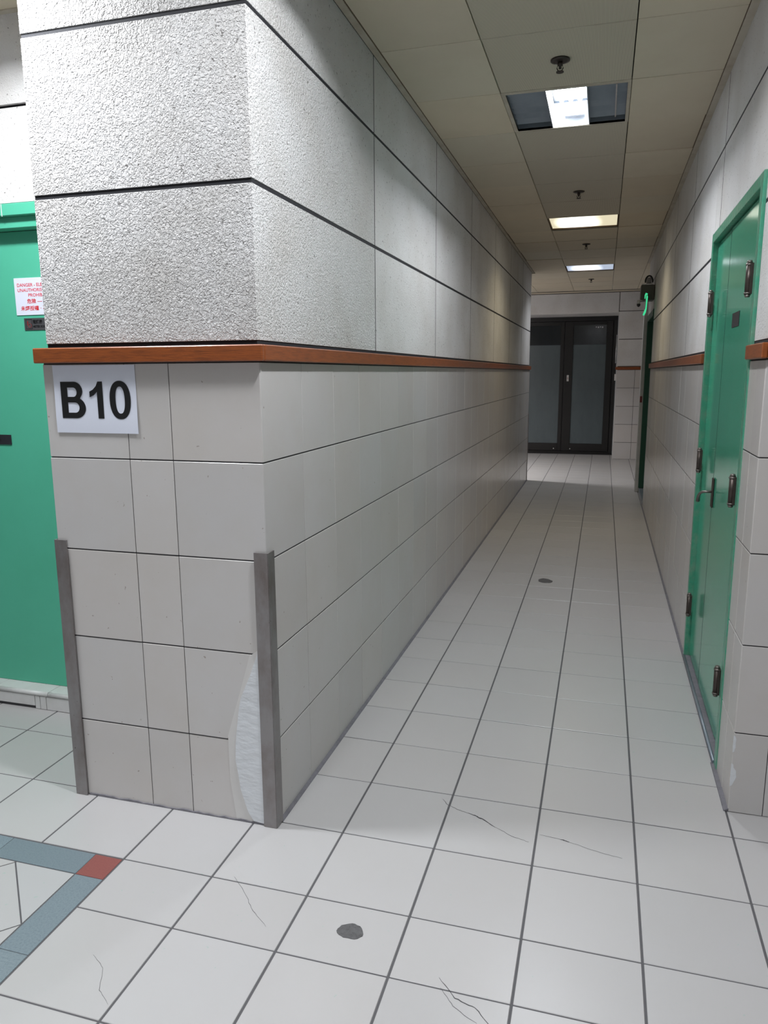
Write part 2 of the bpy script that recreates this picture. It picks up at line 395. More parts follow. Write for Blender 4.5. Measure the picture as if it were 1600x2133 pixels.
# left wall with the pillar that ends it
mb = MB()
mb.box(PX + 0.003, XL - 0.003, YF + 0.003, Y_END_L - 0.003, 0.0, 1.49, GROUT)
mb.box(PX + 0.0185, XL - 0.0100, YF + 0.0105, Y_END_L - 0.010, 1.49, 2.80, BLACK_J)
ysl = [YF + 0.001, -0.0279]
while ysl[-1] < Y_END_L - 0.3: ysl.append(ysl[-1] + 0.3058)
ysl.append(Y_END_L)
tile_x(mb, XL, -1, ysl)
tile_y(mb, YF, 1, [PX, -0.677, -0.5226, XL])
tile_x(mb, PX, 1, [YF + 0.016, -0.04, 0.19])
tile_y(mb, Y_END_L, -1, [-0.96, -0.84, -0.53, XL])
pys = [YF + 0.0085, 0.850, 2.073, 3.277, 4.517, 5.66, 6.86, Y_END_L]
plas_x(mb, XL - 0.008, -1, pys, heavy=lambda y: 0.62 if y < 0 else 0.24)
plas_y(mb, YF + 0.008, 1, [PX + 0.016, XL - 0.0095], heavy=1.0)
plas_x(mb, PX + 0.016, 1, [YF + 0.02, 0.19], top=2.77, heavy=0.6)
wl = mb.build('wall_left'); tag(wl, kind='structure')
# white plaster repair beside the corner guard
pp = [(-0.258, 0.60), (-0.265, 0.58), (-0.290, 0.514), (-0.307, 0.477), (-0.325, 0.435), (-0.333, 0.40), (-0.338, 0.364), (-0.346, 0.31), (-0.350, 0.27), (-0.353, 0.218), (-0.345, 0.168), (-0.339, 0.117), (-0.325, 0.07), (-0.316, 0.041), (-0.296, 0.010), (-0.22, 0.004), (-0.22, 0.60)]
mb = MB(); mb.prism(pp, 'Y', YF - 0.0055, YF + 0.0005, PATCH)
o = mb.build('repair_plaster', wl); o['label'] = 'rough white plaster repair beside the metal corner guard'
mb = MB(); mb.prism([(-0.378, 0.30), (-0.33, 0.45), (-0.29, 0.58), (-0.235, 0.62), (-0.235, 0.003), (-0.36, 0.003), (-0.378, 0.15)], 'Y', YF - 0.0016, YF + 0.0005, SKIM)
mb.build('smoothed_skim', wl)

# right wall: two green doors are let into it
R_PIECES = [(0.150, 0.425), (1.625, 6.13), (7.20, Y_END_R)]
D2 = (0.425, 1.625); D3 = (6.13, 7.20)
mb = MB()
for a, b in R_PIECES:
    mb.box(XR + 0.003, XR + 0.30, a + 0.001 if a < 0.2 else a, b, 0, 1.49, GROUT)
    mb.box(XR + 0.0078, XR + 0.30, a + 0.006 if a < 0.2 else a, b, 1.49, 2.80, BLACK_J)
mb.box(XR + 0.0078, XR + 0.30, D2[0], D2[1], 2.085, 2.80, BLACK_J)
mb.box(XR + 0.0078, XR + 0.30, D3[0], D3[1], 2.10, 2.80, BLACK_J)
ys1 = [0.150, 0.285, 0.425]; tile_x(mb, XR, 1, ys1, gv=0.0008)
ys2 = [1.625, 1.83]
while ys2[-1] < 6.13 - 0.3: ys2.append(ys2[-1] + 0.3058)
ys2.append(6.13); tile_x(mb, XR, 1, ys2)
tile_x(mb, XR, 1, [7.20, Y_END_R])
tile_y(mb, 0.148, 1, [XR, 1.310, 1.61, 1.91, 2.21, 2.51, 2.81, 3.11, 4.2], gh=0.002)
tile_y(mb, Y_END_R, -1, [XR, XR + 0.3])
plas_x(mb, XR + 0.006, 1, [0.1545, 0.407], heavy=0.28)
plas_x(mb, XR + 0.006, 1, [1.625, 2.660, 3.86, 5.05, 6.13], heavy=0.14)
plas_x(mb, XR + 0.006, 1, [7.20, Y_END_R], heavy=0.14)
plas_y(mb, 0.154, 1, [XR + 0.0076, 4.2], heavy=0.35)
plas_x(mb, XR + 0.006, 1, [0.412, 1.470, 1.625], bands=[(2.082, 2.429)], heavy=0.16)
plas_x(mb, XR + 0.006, 1, [0.412, 1.470, 1.625], bands=[(2.441, 2.80)], heavy=0.16)
plas_x(mb, XR + 0.006, 1, [D3[0], D3[1]], bands=[(2.10, 2.429), (2.441, 2.80)], heavy=0.14)
mb.box(XR + 0.30, 4.2, 0.151, 0.30, 0, 1.49, GROUT); mb.box(XR + 0.30, 4.2, 0.159, 0.30, 1.49, 2.80, BLACK_J)
wr = mb.build('wall_right'); tag(wr, kind='structure')
# chipped corner repairs
for k, (z, s_) in enumerate(((0.245, 0.030), (0.135, 0.042))):
    mb = MB(); r = random.Random(k + 4)
    pts = [(XR, z - s_)] + [(XR + 0.003 + (0.011 if k else 0.006) * math.sin(math.pi * (q_ + 0.5) / 8) * r.uniform(0.5, 1.3), z - s_ + 2 * s_ * (q_ + 0.5) / 8) for q_ in range(8)] + [(XR, z + s_)]
    mb.prism(pts, 'Y', 0.1472, 0.1492, PATCH)
    pts = [(0.148, z - s_)] + [(0.149 + 0.005 * math.sin(math.pi * (q_ + 0.5) / 8) * r.uniform(0.4, 1.3), z - s_ + 2 * s_ * (q_ + 0.5) / 8) for q_ in range(8)] + [(0.148, z + s_)]
    mb.prism(pts, 'X', XR - 0.0008, XR + 0.001, PATCH)
    mb.build('chipped_corner_patch', wr)

# wall at the back on the left, with the meter cupboard door
mb = MB()
YB = 0.190
mb.box(-1.05, PX + 0.014, YB + 0.012, YB + 0.30, 0, 2.80, CORE)
mb.box(-4.2, -1.05, YB + 0.02, YB + 0.30, 2.112, 2.80, BLACK_J)
mb.box(-4.2, -2.60, YB + 0.012, YB + 0.30, 0, 2.80, CORE)
plas_y(mb, YB, 1, [-4.2, PX + 0.03], bands=[(2.112, 2.452), (2.464, 2.80)], top=2.80, heavy=0.32)
plas_y(mb, YB, 1, [-1.05, PX + 0.03], bands=[(1.549, 2.112)], top=2.80, heavy=0.32)
tile_y(mb, YB, 1, [-1.05, PX + 0.014])
tag(mb.build('wall_back'), kind='structure')
mb = MB()
mb.box(-4.2, PX, 7.60, Y_END_L - 0.014, 0, 2.80, CORE)
tile_y(mb, Y_END_L, -1, [-0.96 - 0.3 * k for k in range(10, -1, -1)])
plas_y(mb, Y_END_L, -1, [-4.0, -2.5, -0.96], heavy=0.15)
tag(mb.build('wall_side_passage'), kind='structure')

# wall at the end of the corridor
mb = MB()
ex = 0.935
mb.box(ex + 0.012, 4.2, Y_FAR + 0.008, Y_DOOR4 + 0.25, 0, 2.80, CORE)
mb.box(-4.2, ex + 0.012, Y_FAR + 0.014, Y_DOOR4 + 0.25, 2.425, 2.80, CORE)
mb.box(-4.2, -0.83, Y_FAR + 0.60, Y_DOOR4 + 0.25, 0, 2.425, CORE)
mb.box(-4.2, -0.83, Y_FAR + 0.59, Y_FAR + 0.60, 0, 2.425, WHITEP)
mb.box(ex, ex + 0.012, Y_FAR + 0.014, Y_DOOR4, 0, 2.425, WHITEP)
mb.box(-4.2, ex, Y_FAR + 0.010, Y_DOOR4, 2.412, 2.425, WHITEP)
tile_y(mb, Y_FAR, 1, [ex, 1.225, 1.525, 1.825, 2.125, 2.425, 4.2], gh=0.003, gv=0.0025)
plas_y(mb, Y_FAR + 0.004, 1, [ex, 4.2], heavy=0.2)
plas_y(mb, Y_FAR + 0.004, 1, [-4.2, ex - 0.012], bands=[(2.415, 2.80)], heavy=0.2)
tag(mb.build('wall_far'), kind='structure')

# ceiling of loose laid panels
mb = MB()
mb.box(-4.2, 4.2, -1.6, 11.6, 2.96, 3.0, CORE)
HOLES = [(0.215, 0.80, 1.443, 2.030), (0.215, 0.80, 4.39, 4.99), (0.215, 0.80, 7.45, 8.03), (0.215, 0.80, -0.962, -0.362), (-1.495, -0.91, -0.962, -0.362)]
def cpanel(x0, x1, y0, y1, m=CEIL, z=CZ, gap=0.0022, tilt=0.0):
    c = rt(0.05, 0.02)
    mb.box(x0 + gap, x1 - gap, y0 + gap, y1 - gap, z + random.uniform(0, 0.002) + tilt, z + 0.018 + tilt, m, 0.001, c)
cy = [0.238 + 0.6 * k for k in range(-3, 18)]
cy[5 - 0] = cy[5]
for i, (a, b) in enumerate(zip(cy[:-1], cy[1:])):
    end = b > Y_END_L + 0.2
    if (a + b) / 2 > 10.85: break
    # strip over the middle of the corridor
    a2, b2 = a, b
    hole = any(abs((a + b) / 2 - (h[2] + h[3]) / 2) < 0.2 and h[0] > 0 for h in HOLES)
    if not hole: cpanel(0.215, 0.80, a2, b2, RIB if -1.5 < a < 4.0 else CEIL)
    mb.box(0.217, 0.798, a - 0.004, a + 0.004, CZ - 0.0006, CZ + 0.004, TRIM_C)
    cpanel(0.80, 1.180, a, b, tilt=0.006 if i in (6, 10, 12) else 0.0)
    cpanel(-0.195 if a > -0.5 and not end else -0.36, 0.215, a, b, tilt=0.005 if i in (11, 13) else 0.0)
    if a > 7.3:
        for q in range(5):
            cpanel(1.18 + 0.6 * q, 1.78 + 0.6 * q, a, b)
            if end: cpanel(-0.96 - 0.6 * q, -0.36 - 0.6 * q, a, b)
    if b < 0.3:
        for q in range(5):
            x1 = -0.325 - 0.585 * q; x0 = x1 - 0.585
            if x1 < -0.3:
                lamp = abs((a + b) / 2 + 0.662) < 0.1 and q == 1
                if b > -0.3 and q > 0: cpanel(x0, x1, a, min(b, 0.19), z=2.775)
                elif not lamp: cpanel(x0, x1, a, min(b, 0.19))
            cpanel(1.18 + 0.6 * q, 1.78 + 0.6 * q, a, min(b, 0.15))
mb.box(-4.2, 4.2, 10.80, 10.86, CZ + 0.012, CZ + 0.03, CEIL)
mb.box(-4.2, -0.325, -0.368, -0.36, CZ, 2.80, CEIL)
tag(mb.build('ceiling'), kind='structure')

# ceiling edge trims
mb = MB(); mb.box(XL - 0.006, XL + 0.022, -0.30, Y_END_L, CZ - 0.001, CZ + 0.006, TRIM_C, 0.0006); mb.box(XL + 0.0222, XL + 0.0262, -0.30, Y_END_L, CZ + 0.004, CZ + 0.012, STAIN)
tag(mb.build('trim_1'), kind='structure')
mb = MB(); mb.box(XR - 0.024, XR + 0.01, 0.15, Y_END_R, CZ - 0.002, CZ + 0.006, TRIM_C, 0.0006); mb.box(XR - 0.0285, XR - 0.0242, 0.15, Y_END_R, CZ + 0.003, CZ + 0.012, STAIN)
tag(mb.build('trim_2'), kind='structure')
mb = MB(); mb.box(-4.2, PX + 0.02, YB - 0.024, YB + 0.004, 2.770, 2.777, TRIM_C, 0.0006)
tag(mb.build('trim_3'), kind='structure')

# grey mortar fillets along the foot of the walls
mb = MB(); mb.prism([(XL - 0.002, 0.0), (XL + 0.012, 0.0002), (XL + 0.010, 0.003), (XL - 0.002, 0.010)], 'Y', YF + 0.03, Y_END_L, BASE_G)
tag(mb.build('baseboard_left'), kind='structure')
mb = MB(); mb.prism([(XR + 0.002, 0.0), (XR - 0.014, 0.0002), (XR - 0.012, 0.004), (XR + 0.002, 0.012)], 'Y', 0.148, D2[0] + 0.05, BASE_G)
mb.prism([(XR + 0.002, 0.0), (XR - 0.010, 0.0002), (XR - 0.009, 0.003), (XR + 0.002, 0.010)], 'Y', D2[1] - 0.04, 6.13, BASE_G)
tag(mb.build('baseboard_right'), kind='structure')
mb = MB(); r = random.Random(5); n = 36
top = [(PX + 0.045 + (0.70) * i / n, 0.003 + 0.006 * r.random()) for i in range(n + 1)]
mb.prism([(PX + 0.045, -0.001)] + top + [(PX + 0.745, -0.001)], 'Y', YF - 0.004, YF + 0.001, BASE_G)
tag(mb.build('baseboard_front'), kind='structure')

# ------------------------------------------------------------------ timber rails
def rail(name, pieces, label):
    root = empty(name, pieces[0][0]); P_ = Part(root); tag(root, label, 'rail')
    for lo, hi in pieces:
        q = MB(); q.box(lo[0], hi[0], lo[1], hi[1], lo[2], hi[2], WOODM, 0.003); P_.put(q, 'rail_board')
    return root
RZ0, RZ1, RP = 1.489, 1.536, 0.018
root = rail('wooden_wall_rail', [((-0.994, YF - RP, RZ0), (XL + RP, YF - 0.0003, RZ1))], 'orange-brown varnished wooden rail above the paper number sign on the pillar')
root2 = rail('wooden_wall_rail', [((XL + 0.0005, YF + 0.0005, RZ0), (XL + RP, Y_END_L + RP, RZ1))], 'long brown wooden rail running down the corridor from the pillar corner')
root3 = rail('wooden_wall_rail', [((XR - RP, 1.626, RZ0), (XR - 0.0005, 6.13, RZ1))], 'brown wooden rail between the two green corridor doors')
root4 = rail('wooden_wall_rail', [((XR - RP, 0.131, RZ0), (XR - 0.0005, 0.410, RZ1)), ((XR + 0.0, 0.131, RZ0), (4.2, 0.1475, RZ1))], 'short dark brown wooden rail on the near side of the green double door')
root5 = rail('wooden_wall_rail', [((0.915, Y_FAR - 0.018, RZ0), (2.4, Y_FAR - 0.0005, RZ1))], 'reddish wooden rail beside the dark glass doors')
root6 = rail('wooden_wall_rail', [((XR - RP, 7.305, RZ0), (XR - 0.0005, 7.5, RZ1))], 'short rail end past the farther green doorway')

# ------------------------------------------------------------------ steel corner guards
def guard(xc, yc, sx, label, h=0.918, w_=0.047, th=0.005):
    """sx: direction of the front leg from the corner (-1 leftwards)"""
    q = MB(); r_ = 0.003
    x_out = xc; pts = [(xc, yc), (xc + sx * w_, yc), (xc + sx * w_, yc + th), (xc + sx * th, yc + th), (xc + sx * th, yc + w_), (xc, yc + w_)]
    q.prism(pts, 'Z', 0.001, h, STEEL)
    bmesh.ops.bevel(q.bm, geom=[e for e in q.bm.edges if abs(e.verts[0].co.z - e.verts[1].co.z) > 0.5 and abs(e.verts[0].co.x - xc) < 1e-4 and abs(e.verts[0].co.y - yc) < 1e-4], offset=0.002, segments=2, affect='EDGES')
    o = q.build('corner_guard', origin=(xc, yc, 0)); return tag(o, label, 'corner guard', 'steel corner guards')
guard(XL + 0.0095, YF - 0.0105, -1, 'tall tarnished steel corner guard at the corridor edge of the pillar')
guard(PX - 0.0065, YF - 0.0105, 1, 'brownish steel corner guard on the pillar beside the green meter door')
q = MB(); q.prism([(XL, Y_END_L + 0.006), (XL + 0.006, Y_END_L + 0.006), (XL + 0.006, Y_END_L - 0.02), (XL, Y_END_L - 0.02)], 'Z', 0.001, 0.918, STEEL)
tag(q.build('corner_guard', origin=(XL, Y_END_L, 0)), 'dark corner guard at the far end of the corridor wall', 'corner guard', 'steel corner guards')

# ------------------------------------------------------------------ paper sign B10
root = empty('paper_sign', (-0.786, YF - 0.001, 1.272)); P_ = Part(root)
tag(root, 'white A4 paper sign reading B10 taped under the wooden rail', 'sign')
q = MB(); n = 12
for i in range(n):
    for j in range(8):
        def pt(a, b):
            x = -0.9365 + 0.2995 * a / n; z = 1.2715 + 0.211 * b / 8
            y = YF - 0.0022 - 0.0016 * max(0, (a / n - 0.75)) * 4 * max(0, 0.4 - b / 8) - 0.0006 * math.sin(b * 0.9)
            return (x, y, z)
        q.poly([pt(i, j), pt(i + 1, j), pt(i + 1, j + 1), pt(i, j + 1)], PAPER)
bmesh.ops.remove_doubles(q.bm, verts=q.bm.verts[:], dist=1e-5)
for f in q.bm.faces: f.smooth = True
P_.put(q, 'paper_sheet')
def arc(cx, cy, rx, ry, a0, a1, n=14): return [(cx + rx * math.cos(math.radians(a0 + (a1 - a0) * k / n)), cy + ry * math.sin(math.radians(a0 + (a1 - a0) * k / n))) for k in range(n + 1)]
def flat_shape(name, outer, holes, y, m, x0, z0):
    c = bpy.data.curves.new(name, 'CURVE'); c.dimensions = '2D'; c.fill_mode = 'BOTH'; c.extrude = 0.0002
    for poly in [outer] + holes:
        s = c.splines.new('POLY'); s.points.add(len(poly) - 1); s.use_cyclic_u = True
        for p, (a, b) in zip(s.points, poly): p.co = (a, b, 0, 1)
    o = bpy.data.objects.new(name, c); COL.objects.link(o)
    o.matrix_world = Matrix.Rotation(math.radians(90), 4, 'X')
    dg = bpy.context.evaluated_depsgraph_get(); me = bpy.data.meshes.new_from_object(o.evaluated_get(dg))
    me.transform(Matrix.Translation((x0, y, z0)) @ Matrix.Rotation(math.radians(90), 4, 'X'))
    bpy.data.objects.remove(o, do_unlink=True)
    me.materials.clear(); me.materials.append(m); me.name = name
    return me
def put_mesh(me, name, parent):
    loc = Vector(parent.location); me.transform(Matrix.Translation(-loc))
    o = bpy.data.objects.new(name, me); COL.objects.link(o); o.parent = parent; return o
yl = YF - 0.0031
H_ = 0.114
Bo = [(0, 0), (0.046, 0)] + arc(0.053, 0.0325, 0.036, 0.0325, -90, 62, 16) + arc(0.050, 0.0855, 0.030, 0.0285, -42, 90, 14) + [(0, 0.114)]
Bh1 = [(0.024, 0.0175), (0.050, 0.0175)] + arc(0.050, 0.0335, 0.0155, 0.016, -90, 90, 12) + [(0.024, 0.0495)]
Bh2 = [(0.024, 0.067), (0.046, 0.067)] + arc(0.046, 0.0815, 0.013, 0.0145, -90, 90, 12) + [(0.024, 0.096)]
put_mesh(flat_shape('letter_b', Bo, [Bh1, Bh2], yl, INK, -0.911, 1.3175), 'letter_b', root)
One = [(0.0295, 0), (0.0505, 0), (0.0505, 0.1145), (0.034, 0.1145), (0.027, 0.1005), (0.015, 0.0895), (0.002, 0.0835), (0.002, 0.066), (0.017, 0.0725), (0.0295, 0.0825)]
put_mesh(flat_shape('digit_one', One, [], yl, INK, -0.807, 1.3175), 'digit_one', root)
def sup(cx, cy, rx, ry, e, n=48):
    out = []
    for k in range(n):
        t = 2 * math.pi * k / n; c, s = math.cos(t), math.sin(t)
        out.append((cx + rx * math.copysign(abs(c) ** e, c), cy + ry * math.copysign(abs(s) ** e, s)))
    return out
put_mesh(flat_shape('digit_zero', sup(0.0375, 0.0575, 0.0375, 0.0590, 0.88), [sup(0.0375, 0.0575, 0.0165, 0.0415, 0.85)], yl, INK, -0.7325, 1.3175), 'digit_zero', root)

# ------------------------------------------------------------------ text helper
def text_raw(t, size, bold):
    c = bpy.data.curves.new('text', 'FONT'); c.body = t; c.size = size; c.extrude = 0.0001; c.offset = bold; c.resolution_u = 3
    o = bpy.data.objects.new('text', c); COL.objects.link(o)
    dg = bpy.context.evaluated_depsgraph_get(); me = bpy.data.meshes.new_from_object(o.evaluated_get(dg)); bpy.data.objects.remove(o, do_unlink=True)
    return me
def text_mesh(t, size, m, loc, sx=1.0, bold=0.0, fit=None):
    """fit = (leading text, its width in metres)"""
    if fit:
        me = text_raw(fit[0], size, bold); xs_ = [v.co.x for v in me.vertices]; sx = fit[1] / (max(xs_) - min(xs_))
    me = text_raw(t, size, bold)
    me.transform(Matrix.Translation(loc) @ Matrix.Rotation(math.radians(90), 4, 'X') @ Matrix.Diagonal((sx, 1, 1, 1)))
    me.materials.clear(); me.materials.append(m); return me

# ------------------------------------------------------------------ meter cupboard door on the left
DX0, DX1 = -2.58, -1.06
root = empty('door_1', ((DX0 + DX1) / 2, YB, 0.0)); P_ = Part(root); tag(root, kind='structure')
q = MB()
q.box(DX0, DX1, YB - 0.012, YB + 0.10, 2.064, 2.108, GREEN_L, 0.002)
q.box(DX0, DX1, YB + 0.012, YB + 0.10, 2.022, 2.064, GREEN_L, 0.002)
q.box(DX1 - 0.05, DX1, YB - 0.012, YB + 0.10, 0.085, 2.064, GREEN_L, 0.002)
q.box(DX0, DX0 + 0.05, YB - 0.012, YB + 0.10, 0.085, 2.064, GREEN_L, 0.002)
fr = P_.put(q, 'door_frame')
q = MB(); q.box(-1.5435 - 0.0015, -1.5435 + 0.0015, YB - 0.0128, YB - 0.011, 2.062, 2.108, WHITEP); P_.put(q, 'frame_joint', fr)
YD = YB + 0.066
q = MB(); q.box(DX0 + 0.052, DX1 - 0.052, YD, YD + 0.03, 0.084, 2.020, GREEN_L, 0.001); P_.put(q, 'door_leaf')
q = MB(); q.box(-1.80, -1.672, YD - 0.004, YD, 1.162, 1.204, DARKPL, 0.001); q.tube([(-1.74, YD - 0.004, 1.183), (-1.74, YD - 0.018, 1.183)], 0.012, HINGE, 14); P_.put(q, 'door_latch')
q = MB(); q.box(DX0 + 0.052, DX1 - 0.052, YD + 0.001, YD + 0.03, 2.0205, 2.03, BLACK_J); P_.put(q, 'shadow_gap')
# sill step
q = MB()
for k in range(12):
    x1 = -0.98 - 0.1 - 0.28 * k + 0.1; x0 = x1 - 0.28
    q.box(x0 + 0.001, x1 - 0.001, 0.186, YD + 0.03, 0.062, 0.083, TILE_CH, 0.001)
    q.tube([(x0 + 0.001, 0.184, 0.0725), (x1 - 0.001, 0.184, 0.0725)], 0.0105, TILE_CH, 12)
sill = P_.put(q, 'sill_tile')
q = MB(); edges = [-4.1, -3.1, -2.2, -1.612, -1.585, -1.552, -1.20, -0.98]
for a, b in zip(edges[:-1], edges[1:]): q.box(a + 0.0015, b - 0.0015, 0.178, 0.25, 0.002 if a > -1.62 else 0.014, 0.061, TILE_CH, 0.0008)
q.box(-4.1, -0.98, 0.183, 0.25, 0.0, 0.0625, GROUT)
P_.put(q, 'sill_riser')

# danger notice and engraved plate on the cupboard door
root = empty('danger_notice', (-1.45, YD, 1.69)); P_ = Part(root)
tag(root, 'white notice with red danger lettering on the green meter door', 'sign')
NX0 = -1.584
q = MB(); q.box(NX0, NX0 + 0.300, YD - 0.003, YD - 0.0002, 1.694, 1.840, SIGNW, 0.0005); P_.put(q, 'notice_board')
yt = YD - 0.0034
put_mesh(text_mesh('DANGER - ELECTRICITY', 0.0185, REDINK, (NX0 + 0.0135, yt, 1.806), bold=0.0002, fit=('DANGER - EL', 0.112)), 'red_lettering', root)
put_mesh(text_mesh('UNAUTHORISED ENTRY', 0.0185, REDINK, (NX0 + 0.0145, yt, 1.786), bold=0.0002, fit=('UNAUTHORIS', 0.117)), 'red_lettering', root)
put_mesh(text_mesh('PROHIBITED', 0.0185, REDINK, (NX0 + 0.065, yt, 1.766), bold=0.0002, fit=('PROHIB', 0.067)), 'red_lettering', root)
put_mesh(text_mesh('\u5371\u96aa \u2014 \u96fb\u529b', 0.0195, REDINK, (NX0 + 0.057, yt, 1.7415), bold=0.0003, fit=('\u5371\u96aa', 0.044)), 'red_characters', root)
put_mesh(text_mesh('\u672a\u7d93\u6388\u6b0a \u00b7 \u4e0d\u5f97\u5167\u9032', 0.0195, REDINK, (NX0 + 0.024, yt, 1.7135), bold=0.0003, fit=('\u672a\u7d93\u6388\u6b0a', 0.088)), 'red_characters', root)
root = empty('meter_plate', (-1.47, YD, 1.63)); P_ = Part(root)
tag(root, 'small dark grey engraved meter room plate under the danger notice', 'sign')
q = MB(); q.box(-1.551, -1.38, YD - 0.003, YD - 0.0002, 1.634, 1.682, PLATE, 0.0005); P_.put(q, 'engraved_plate')
q = MB()
x0, x1, z0, z1, t_ = -1.5425, -1.5115, 1.6385, 1.6775, 0.0018
for a in ((x0, x1, z0, z0 + t_), (x0, x1, z1 - t_, z1), (x0, x0 + t_, z0, z1), (x1 - t_, x1, z0, z1)): q.box(a[0], a[1], YD - 0.0036, YD - 0.003, a[2], a[3], INK)
P_.put(q, 'symbol_frame')
q = MB()
q.prism([(-1.536, 1.668), (-1.533, 1.672), (-1.530, 1.664), (-1.533, 1.660), (-1.531, 1.655), (-1.535, 1.652), (-1.5365, 1.658)], 'Y', YD - 0.0036, YD - 0.003, REDP)
ring = sup(-1.523, 1.652, 0.007, 0.0075, 1.0, 18)
for a, b in zip(ring, ring[1:] + ring[:1]): q.tube([(a[0], YD - 0.0034, a[1]), (b[0], YD - 0.0034, b[1])], 0.0012, REDP, 6)
P_.put(q, 'red_symbol')
put_mesh(text_mesh('\u96fb\u9336\u623f', 0.0165, INK, (-1.508, YD - 0.0036, 1.661), sx=0.95, bold=0.0005), 'black_characters', root)
put_mesh(text_mesh('METER ROOM', 0.0125, INK, (-1.508, YD - 0.0036, 1.644), sx=0.9, bold=0.0004), 'black_lettering', root)

# ------------------------------------------------------------------ green double door on the right
def hinge(P_, yy, z, parent, x=XR):
    q = MB()
    q.tube([(x - 0.012, yy, z - 0.052), (x - 0.012, yy, z + 0.052)], 0.0105, HINGE, 14)
    q.box(x - 0.010, x - 0.0005, yy - 0.016, yy + 0.016, z - 0.050, z + 0.050, HINGE, 0.0008)
    h = P_.put(q, 'hinge', parent)
    q = MB()
    for s_ in (-1, 1):
        q.tube([(x - 0.012, yy, z + s_ * 0.044), (x - 0.012, yy, z + s_ * 0.049)], 0.0125, HINGE_C, 14)
        q.tube([(x - 0.012, yy, z + s_ * 0.052), (x - 0.012, yy, z + s_ * 0.060)], [0.0100, 0.0075], HINGE_C, 14)
    P_.put(q, 'hinge_cap', h)
root = empty('door_2', (XR, sum(D2) / 2, 0.0)); P_ = Part(root); tag(root, kind='structure')
q = MB()
fi0, fi1, fz = 0.462, 1.578, 2.040
fx = XR - 0.004
q.box(fx, XR + 0.12, 0.4125, fi0, 0.0, 2.083, GREEN_F, 0.002)
q.box(fx, XR + 0.12, fi1, 1.615, 0.0, 2.083, GREEN_F, 0.002)
q.box(fx, XR + 0.12, fi0, fi1, fz, 2.083, GREEN_F, 0.002)
fr = P_.put(q, 'door_frame')
XLf = XR + 0.018
leafs = []
split = 1.170
for a, b, nm in ((fi0 + 0.002, split - 0.0025, 0), (split + 0.0025, fi1 - 0.002, 1)):
    q = MB(); q.box(XLf + (0.0 if nm == 0 else 0.002), XLf + 0.045, a, b, 0.030, fz - 0.006, GREEN, 0.0015); leafs.append(P_.put(q, 'door_leaf'))
q = MB(); q.box(XLf + 0.046, XR + 0.12, fi0, fi1, 0.0, fz, BLACK_J); P_.put(q, 'dark_rebate')
q = MB(); q.box(XLf - 0.0004, XLf + 0.02, split - 0.0022, split + 0.0012, 0.030, fz - 0.006, BLACK_J); P_.put(q, 'leaf_gap')
q = MB(); q.box(XR - 0.006, XR + 0.06, fi0, fi1, 0.0, 0.016, BASE_G, 0.003); q.tube([(XR - 0.004, fi0, 0.012), (XR - 0.004, fi1, 0.012)], 0.007, SHEET, 10); P_.put(q, 'threshold')
for z in (1.757, 1.036, 0.320):
    hinge(P_, fi0 + 0.032, z, leafs[0]); hinge(P_, fi1 - 0.120, z, leafs[1])
# lever handle
q = MB(); yh = 1.140
q.box(XLf - 0.008, XLf, yh - 0.018, yh + 0.018, 0.865, 0.995, HINGE, 0.003); hp = P_.put(q, 'handle_plate', leafs[0])
q = MB(); q.tube([(XLf - 0.004, yh, 0.935), (XLf - 0.044, yh + 0.004, 0.932), (XLf - 0.050, yh + 0.03, 0.922), (XLf - 0.052, yh + 0.060, 0.905), (XLf - 0.052, yh + 0.075, 0.880)], [0.006, 0.006, 0.006, 0.007, 0.009], HINGE_C, 10); P_.put(q, 'lever', hp)
q = MB(); q.box(XLf - 0.002, XLf - 0.0002, 0.815, 0.978, 1.622, 1.678, DARKPL, 0.0005); tag(q.build('door_plate', origin=(XLf, 0.9, 1.65)), 'small blank dark plate fixed on the near leaf of the green double door', 'plate')

# ------------------------------------------------------------------ far green doorway on the right
root = empty('door_3', (XR, sum(D3) / 2, 0.0)); P_ = Part(root); tag(root, kind='structure')
q = MB()
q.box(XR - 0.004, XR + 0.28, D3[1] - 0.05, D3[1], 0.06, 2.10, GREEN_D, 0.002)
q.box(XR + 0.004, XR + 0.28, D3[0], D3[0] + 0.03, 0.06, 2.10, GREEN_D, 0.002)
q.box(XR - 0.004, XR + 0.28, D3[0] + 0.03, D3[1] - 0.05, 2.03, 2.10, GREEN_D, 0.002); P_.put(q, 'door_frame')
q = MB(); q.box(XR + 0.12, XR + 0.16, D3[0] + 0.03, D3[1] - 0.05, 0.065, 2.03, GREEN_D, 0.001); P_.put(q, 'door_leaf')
q = MB(); q.box(XR + 0.002, XR + 0.28, D3[0], D3[1], 0.0, 0.058, SHEET, 0.002); P_.put(q, 'threshold')

q = MB(); q.box(1.160, XR - 0.0005, 7.215, 7.30, 0.0, 2.27, WHITEP, 0.006); tag(q.build('trim_4', origin=(1.18, 7.25, 0)), kind='structure')

